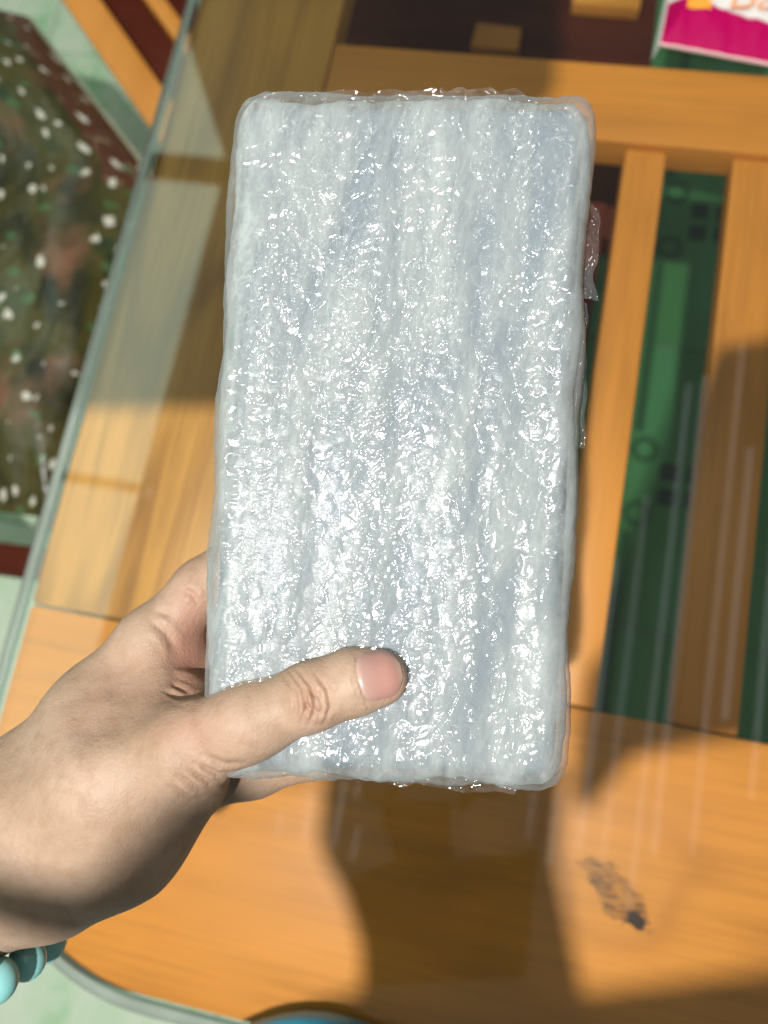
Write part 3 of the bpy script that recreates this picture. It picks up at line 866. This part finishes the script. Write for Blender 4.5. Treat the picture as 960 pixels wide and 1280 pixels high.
    flap([(728, 245), (748, 262), (744, 372), (724, 372)], .326, 3)
    flap([(722, 372), (735, 380), (730, 560), (714, 560)], .329, 4)
    flap([(710, 470), (722, 480), (716, 700), (704, 700)], .325, 5)
    flap([(318, 140), (325, 117), (545, 111), (560, 140)], .320, 6)
    flap([(540, 140), (552, 107), (650, 114), (700, 140)], .322, 7)
    flap([(470, 960), (486, 981), (640, 989), (664, 960)], .318, 8)
    flap([(290, 950), (300, 976), (440, 968), (470, 950)], .316, 9)
    return Pm, nrm, ctr
_Pm, PN, PC = parcel()


# ------------------------------------------------------------------ the hand (signed distances of tapered limbs, blended, meshed as one surface)
def surface_nets(Fv, org, h):
    nx, ny, nz = Fv.shape
    ins = Fv < 0
    cs = np.zeros((nx - 1, ny - 1, nz - 1), np.int8)
    offs = [(a, b, c) for a in (0, 1) for b in (0, 1) for c in (0, 1)]
    for a, b, c in offs: cs += ins[a:nx - 1 + a, b:ny - 1 + b, c:nz - 1 + c]
    act = np.argwhere((cs > 0) & (cs < 8))
    vals = {o: Fv[act[:, 0] + o[0], act[:, 1] + o[1], act[:, 2] + o[2]] for o in offs}
    acc = np.zeros((len(act), 3)); cnt = np.zeros(len(act))
    for o in offs:
        for ax in range(3):
            if o[ax] == 0:
                q = list(o); q[ax] = 1; q = tuple(q)
                fa, fb = vals[o], vals[q]; m = (fa < 0) != (fb < 0)
                t = np.where(m, fa / np.where(m, fa - fb, 1), 0)
                p = np.zeros((len(act), 3)) + np.array(o); p[:, ax] += t
                acc[m] += p[m]; cnt[m] += 1
    V = (act + acc / cnt[:, None]) * h + org
    vid = np.full(cs.shape, -1, np.int64); vid[tuple(act.T)] = np.arange(len(act))
    Fc = []
    for ax in range(3):
        sl0 = [slice(None)] * 3; sl1 = [slice(None)] * 3
        sl0[ax] = slice(0, -1); sl1[ax] = slice(1, None)
        a_, b_ = ins[tuple(sl0)], ins[tuple(sl1)]
        e = np.argwhere(a_ != b_)
        o1, o2 = (ax + 1) % 3, (ax + 2) % 3
        ok = (e[:, o1] > 0) & (e[:, o2] > 0) & (e[:, o1] < cs.shape[o1]) & (e[:, o2] < cs.shape[o2])
        e = e[ok]
        def g(d1, d2):
            q = e.copy(); q[:, o1] -= d1; q[:, o2] -= d2
            return vid[tuple(q.T)]
        quad = np.stack([g(1, 1), g(0, 1), g(0, 0), g(1, 0)], 1)
        fl = b_[tuple(e.T)]
        quad[fl] = quad[fl][:, ::-1]
        Fc.append(quad)
    return V, np.concatenate(Fc)

def K(px, py, d, r):                            # joint: pixel, depth (m), radius (mm) -> world point, radius
    return (*D(px, py, d), r / 1000.0)

# chains of (joint, joint, blend)
LIMBS = []
def limb(js, k, k0=None):
    for i in range(len(js) - 1):
        LIMBS.append((np.array(js[i]), np.array(js[i + 1]), (k0 if (i == 0 and k0 is not None) else k) / 1000.0))

limb([K(-130, 1190, .335, 30), K(30, 1062, .335, 29)], 8)                                   # forearm / wrist
limb([K(-120, 1120, .345, 26), K(35, 995, .345, 24)], 12)
limb([K(35, 995, .343, 24), K(120, 890, .347, 18), K(186, 806, .350, 14.5)], 14)            # index metacarpal
limb([K(186, 806, .350, 14.0), K(252, 735, .353, 11.5), K(330, 668, .357, 10.5)], 7)        # index finger
limb([K(330, 668, .357, 10.3), K(410, 640, .358, 9.0), K(470, 622, .357, 7.6)], 4)
limb([K(40, 1040, .325, 27), K(140, 985, .315, 21), K(236, 934, .308, 16.5)], 16)           # thumb metacarpal
limb([K(236, 934, .306, 15.5), K(310, 903, .3000, 12.9), K(390, 870, .2968, 12.3)], 10)     # thumb
limb([K(390, 870, .2968, 12.0), K(440, 853, .2966, 11.8), K(474, 847, .2972, 10.6)], 5)
limb([K(70, 1085, .332, 27), K(150, 1040, .328, 25), K(232, 975, .325, 17)], 16)            # thenar
limb([K(120, 930, .330, 20), K(205, 880, .328, 13)], 16)                                    # muscle between thumb and index
limb([K(205, 862, .338, 9), K(240, 880, .330, 7)], 16)
limb([K(212, 800, .358, 11), K(262, 868, .356, 13)], 14)                                      # web
limb([K(40, 1040, .362, 27), K(160, 920, .372, 22), K(240, 850, .376, 14)], 16)             # deeper knuckles
limb([K(60, 1080, .365, 26), K(170, 1000, .372, 22), K(256, 930, .374, 14)], 16)
limb([K(240, 850, .374, 11.5), K(330, 780, .366, 10.8), K(430, 745, .357, 9.8)], 8)         # middle finger
limb([K(430, 745, .357, 9.8), K(500, 725, .356, 9.0), K(560, 710, .356, 7.8)], 4)
limb([K(250, 900, .374, 11), K(340, 862, .366, 10.4), K(440, 838, .357, 9.4)], 8)           # ring finger
limb([K(440, 838, .357, 9.4), K(505, 824, .356, 8.6), K(560, 815, .356, 7.4)], 4)
limb([K(230, 978, .345, 15), K(318, 966, .350, 9.4), K(392, 948, .344, 8.4)], 8)          # little finger, under the lower edge
limb([K(392, 948, .344, 8.4), K(450, 930, .343, 7.8), K(495, 918, .343, 6.8)], 4)

def hand_sdf(P):
    x, y, z = P[..., 0], P[..., 1], P[..., 2]
    F = None
    for a, b, k in LIMBS:
        ba = b[:3] - a[:3]; L2 = ba.dot(ba)
        dx, dy, dz = x - a[0], y - a[1], z - a[2]
        t = np.clip((dx * ba[0] + dy * ba[1] + dz * ba[2]) / L2, 0, 1)
        d = np.sqrt((dx - t * ba[0]) ** 2 + (dy - t * ba[1]) ** 2 + (dz - t * ba[2]) ** 2) - (a[3] + (b[3] - a[3]) * t)
        if F is None: F = d
        else:
            hh = np.clip(0.5 + 0.5 * (F - d) / k, 0, 1)
            F = F * (1 - hh) + d * hh - k * hh * (1 - hh)
    return F

def seg_dist(px, py, line):
    """distance in pixels to a polyline, and position along it 0..1"""
    best = np.full(px.shape, 1e9); pos = np.zeros(px.shape)
    L = [math.hypot(line[i + 1][0] - line[i][0], line[i + 1][1] - line[i][1]) for i in range(len(line) - 1)]
    tot = sum(L); acc = 0
    for i in range(len(L)):
        ax, ay = line[i]; bx, by = line[i + 1]
        t = np.clip(((px - ax) * (bx - ax) + (py - ay) * (by - ay)) / L[i] ** 2, 0, 1)
        d = np.hypot(px - ax - t * (bx - ax), py - ay - t * (by - ay))
        w = d < best
        best = np.where(w, d, best); pos = np.where(w, (acc + t * L[i]) / tot, pos)
        acc += L[i]
    return best, pos

NAIL_O, NAIL_U = np.array([447., 850.]), np.array([math.cos(math.radians(-13)), math.sin(math.radians(-13))])
NAIL_V = np.array([-NAIL_U[1], NAIL_U[0]])
NAIL_L, NAIL_W = 55., 31.
def nail_half(s):                               # half width along the nail, 0 base .. 1 tip
    s = np.clip(s, 0, 1)
    return NAIL_W * np.sqrt(np.clip(1 - (1 - np.clip(s / 0.35, 0, 1)) ** 2.6, 0, 1)) ** 0.8 * np.sqrt(np.clip(1 - np.clip((s - 0.55) / 0.47, 0, 1) ** 2.4, 0, 1))

def hand():
    pts = np.array([j[:3] for l in LIMBS for j in l[:2]])
    h = 0.00125
    lo_, hi = pts.min(0) - .034, pts.max(0) + .034
    xs, ys, zs_ = [np.arange(lo_[i], hi[i], h) for i in range(3)]
    G = np.stack(np.meshgrid(xs, ys, zs_, indexing='ij'), -1).astype(np.float32)
    Fv = hand_sdf(G)
    V, Fc = surface_nets(Fv, lo_, h)
    def grad(P):
        e = 0.0004; g = np.zeros_like(P)
        for i in range(3):
            q = np.zeros(3); q[i] = e
            g[:, i] = (hand_sdf(P + q) - hand_sdf(P - q)) / (2 * e)
        return g
    for _ in range(2):
        g = grad(V); V = V - g * (hand_sdf(V) / np.maximum((g ** 2).sum(1), .2))[:, None]
    # one level of subdivision so creases can be cut in
    me = bpy.data.meshes.new('tmp'); me.from_pydata(V.tolist(), [], Fc.tolist())
    bm = bmesh.new(); bm.from_mesh(me)
    px, py, dd = to_px(V)
    bm.verts.ensure_lookup_table()
    near = (px > -20) & (px < 530) & (py > 660) & (py < 1240) & (dd < .345)
    es = [e for e in bm.edges if near[e.verts[0].index] and near[e.verts[1].index]]
    bmesh.ops.subdivide_edges(bm, edges=es, cuts=1, use_grid_fill=True)
    bmesh.ops.recalc_face_normals(bm, faces=bm.faces)
    bm.to_mesh(me); bm.free()
    n = len(me.vertices); V = np.zeros(n * 3); me.vertices.foreach_get('co', V); V = V.reshape(-1, 3)
    Fc = [tuple(p.vertices) for p in me.polygons]
    bpy.data.meshes.remove(me)
    g = grad(V); V = V - g * (hand_sdf(V) / np.maximum((g ** 2).sum(1), .2))[:, None]
    g = grad(V); N = g / np.linalg.norm(g, axis=1)[:, None]
    px, py, dd = to_px(V)
    view = (CAM - V); view /= np.linalg.norm(view, axis=1)[:, None]
    face = np.clip((N * view).sum(1) * 2.2, 0, 1) * (dd < .352)
    # creases: (polyline in pixels, width px, depth mm)
    CR = []
    for k, (x0, b_) in enumerate(((362, 10), (371, 13), (380, 15), (389, 13), (398, 15), (407, 11))):
        CR.append(([(x0 - 10 + k, 838 + 1.5 * abs(k - 2)), (x0 + b_ - 4, 862), (x0 + b_, 884), (x0 + 4 + k, 906 - 2 * abs(k - 2))], 2.6, (0.28, 0.42, 0.5, 0.36, 0.5, 0.25)[k]))
    CR += [([(378, 878), (396, 892), (404, 890)], 3.4, 0.55), ([(386, 862), (400, 872)], 3.0, 0.4)]
    for k, q in enumerate(([(245, 955), (272, 968), (296, 966)], [(236, 964), (262, 979), (288, 978)], [(222, 970), (250, 988), (276, 988)], [(255, 944), (282, 956), (304, 954)], [(212, 982), (238, 999), (262, 998)])):
        CR.append((q, 3.6, (0.55, 0.75, 0.6, 0.4, 0.35)[k]))
    CR += [([(206, 858), (226, 868), (250, 868)], 3.5, 0.6), ([(218, 846), (238, 862)], 3.0, 0.45),
           ([(188, 776), (206, 790), (222, 812)], 5, 0.5), ([(228, 738), (240, 742), (246, 752)], 4, 0.5), ([(196, 764), (216, 770)], 4, 0.35)]
    disp = np.zeros(n)
    for line, wpx, dep in CR:
        d, t = seg_dist(px, py, line)
        fade = smooth01(t / .25) * smooth01((1 - t) / .25)
        dep = dep * 1.9
        disp -= dep * np.exp(-(d / wpx) ** 2) * (0.35 + 0.65 * fade) - dep * 0.35 * np.exp(-((d - 2.4 * wpx) / wpx) ** 2) * fade
    # puckered knuckle over the thumb joint
    disp += 0.5 * np.exp(-(((px - 385) / 26) ** 2 + ((py - 870) / 30) ** 2))
    # tendon ridge and gentle unevenness
    d, t = seg_dist(px, py, [(60, 985), (150, 935), (235, 905), (330, 880)])
    disp += 0.7 * np.exp(-(d / 26) ** 2) * smooth01((1 - t) / .3)
    disp += 0.30 * noise2(px / 55, py / 55, 61) + 0.10 * noise2(px / 16, py / 16, 62)
    d, t = seg_dist(px, py, [(110, 900), (170, 852), (218, 842)])
    disp -= 4.2 * np.exp(-(d / 27) ** 2) * (0.4 + 0.6 * t)
    # nail bed
    qx = (px - NAIL_O[0]) * NAIL_U[0] + (py - NAIL_O[1]) * NAIL_U[1]; qv = (px - NAIL_O[0]) * NAIL_V[0] + (py - NAIL_O[1]) * NAIL_V[1]
    s = qx / NAIL_L; hw = nail_half(s)
    inside = (s > -0.02) & (s < 1.02)
    rim = np.exp(-(((np.abs(qv) - hw - 1.0) / 3.0) ** 2)) * inside
    bed = inside & (np.abs(qv) < hw)
    disp -= 0.40 * rim
    disp -= 0.25 * bed
    d, t = seg_dist(px, py, [(452, 822), (443, 836), (441, 850), (446, 866), (456, 880)])
    disp += 0.35 * np.exp(-((d - 4) / 4.0) ** 2) * (qx < 2)
    V = V + N * (disp * face / 1000.0)[:, None]

    t = NT('skin')
    co = t.coord()
    n1 = t.noise(co, 30, 4, 0.55); n2 = t.noise(co, 140, 3, 0.6)
    vo = t.n('ShaderNodeTexVoronoi'); t.put(vo.inputs['Vector'], co); vo.inputs['Scale'].default_value = 900
    at = t.n('ShaderNodeAttribute'); at.attribute_name = 'flush'
    c = t.mix(t.math('MULTIPLY', t.math('SUBTRACT', n1, 0.3, clamp=True), 2.4, clamp=True), (0.300, 0.203, 0.138), (0.385, 0.270, 0.200))
    c = t.mix(t.math('MULTIPLY', t.math('SUBTRACT', n2, 0.45, clamp=True), 1.6), c, (0.235, 0.140, 0.085))
    c = t.mix(at.outputs['Fac'], c, (0.30, 0.125, 0.088))
    hgt = t.math('ADD', t.math('MULTIPLY', vo.outputs['Distance'], 0.6), t.math('MULTIPLY', t.noise(co, 420, 3, 0.6), 0.8))
    hgt = t.math('ADD', hgt, t.math('MULTIPLY', t.noise(t.mapping(co, scale=(260, 110, 200), rot=(0, 0, 0.7)), 1.0, 3, 0.6), 1.6))
    nb = t.bump(hgt, 0.42, 0.0005)
    m_skin = t.surface(t.principled(c, 0.55, nb, **{'Subsurface Weight': 0.15, 'Subsurface Radius': (0.006, 0.0026, 0.0014), 'Subsurface Scale': 0.6, 'Specular IOR Level': 0.3}))
    root = mk('hand', V, Fc, m_skin, None, smooth=True, loc=D(60, 1060, .335))
    tag(root, 'left hand gripping the parcel from the lower left, thumb across its front', 'hand')
    # flush: fingers behind the parcel, web of the thumb, knuckle, creases, finger tip
    fl = 0.55 * smooth01((dd - .345) / .02) * smooth01((px - 190) / 60)
    fl += 0.55 * np.exp(-(((px - 238) / 26) ** 2 + ((py - 800) / 70) ** 2))
    fl += 0.30 * np.exp(-(((px - 388) / 22) ** 2 + ((py - 876) / 34) ** 2))
    fl += 0.30 * smooth01((px - 470) / 40) * (py < 900) + 0.25 * np.exp(-(((px - 235) / 50) ** 2 + ((py - 915) / 36) ** 2))
    fl += np.clip(-disp, 0, 1) * 0.15 * face * (~inside)
    at_ = root.data.attributes.new('flush', 'FLOAT', 'POINT')
    at_.data.foreach_set('value', np.clip(fl, 0, 0.9).astype(np.float32))

    # thumb nail: a curved plate laid on the bed
    ns, nw = 26, 22
    S_, W_ = np.meshgrid(np.linspace(0.0, 1.0, ns), np.linspace(-1, 1, nw), indexing='ij')
    hw = np.maximum(nail_half(S_ * 0.985 + 0.008), 1.0)
    bx = S_ * NAIL_L; bv = W_ * hw
    qx = NAIL_O[0] + bx * NAIL_U[0] + bv * NAIL_V[0]; qy = NAIL_O[1] + bx * NAIL_U[1] + bv * NAIL_V[1]
    dirs = np.stack([(qx - 480) / F_PX, (qy - 640) / F_PX, np.ones_like(qx)], -1).reshape(-1, 3) @ R.T
    tt = np.full(len(dirs), 0.265)
    for _ in range(40):
        tt += np.clip(hand_sdf(CAM + dirs * tt[:, None]), -.002, .01) * 0.9
    P = CAM + dirs * np.minimum(tt, .303)[:, None]
    gN = grad(P); gN /= np.linalg.norm(gN, axis=1)[:, None]
    lift = (0.00045 - 0.0006 * np.abs(W_.ravel()) ** 6 - 0.0006 * (1 - np.clip(S_.ravel() / .12, 0, 1)) ** 2 + 0.0001 * S_.ravel())
    P = P + gN * lift[:, None]
    t = NT('thumb_nail_plate')
    at = t.n('ShaderNodeAttribute'); at.attribute_name = 'along'
    c = t.ramp(at.outputs['Fac'], [(0.0, (0.40, 0.27, 0.23)), (0.16, (0.36, 0.22, 0.185)), (0.5, (0.35, 0.185, 0.155)), (0.88, (0.36, 0.19, 0.155)), (0.96, (0.38, 0.26, 0.19)), (1.0, (0.38, 0.26, 0.19))])
    m_nail = t.surface(t.principled(c, 0.26, t.bump(t.noise(t.mapping(t.coord(), scale=(120, 120, 120)), 1.0, 2), 0.05), **{'Subsurface Weight': 0.1, 'Subsurface Radius': (0.004, 0.002, 0.001), 'Subsurface Scale': 0.5}))
    nl = mk('thumbnail', P, grid_faces(ns, nw), m_nail, root, smooth=True)
    a = nl.data.attributes.new('along', 'FLOAT', 'POINT'); a.data.foreach_set('value', S_.ravel().astype(np.float32))
    return root
hand()

# ------------------------------------------------------------------ bracelet of turquoise beads on the wrist
def bracelet():
    m = plain('turquoise_bead', (0.22, 0.50, 0.50), 0.35, 0.15, 90, **{'Coat Weight': 0.3})
    root = empty('bracelet', tuple(D(-30, 1120, .335)), 'bracelet of fat turquoise beads round the wrist, lower left corner', 'bracelet')
    a, b = D(-36, 1116, .338), D(39, 1058, .338)
    ax = b - a; ax /= np.linalg.norm(ax)
    tocam = CAM - a; tocam -= ax * tocam.dot(ax); tocam /= np.linalg.norm(tocam)
    side = np.cross(ax, tocam)
    nb = 12
    bm = bmesh.new(); bmesh.ops.create_uvsphere(bm, u_segments=24, v_segments=16, radius=1.0)
    me = bpy.data.meshes.new('bead'); bm.to_mesh(me); bm.free()
    me.polygons.foreach_set('use_smooth', [True] * len(me.polygons)); me.materials.append(m)
    base = np.array(root.location)
    dn = D(20, 1235, .315) - a; dn -= ax * dn.dot(ax); dn /= np.linalg.norm(dn)
    c0 = a + ax * 0.0 
    for k in range(nb):
        th = 2 * np.pi * k / nb
        # march outwards from the wrist axis to the skin
        dv = dn * math.cos(th) + np.cross(ax, dn) * math.sin(th)
        r = 0.0
        for _ in range(60):
            s = hand_sdf((c0 + dv * r)[None])[0]
            if s > 0: break
            r += max(-s * 0.8, 0.0004)
        p = c0 + dv * (r + 0.0072) + ax * 0.0022 * math.sin(k * 2.4)
        o = add_inst('bead', me, root, (p - base).tolist())
        s = 0.0084 * (1 + 0.12 * math.sin(k * 3.7)); o.scale = (s, s * 1.06, s * 0.97)
bracelet()
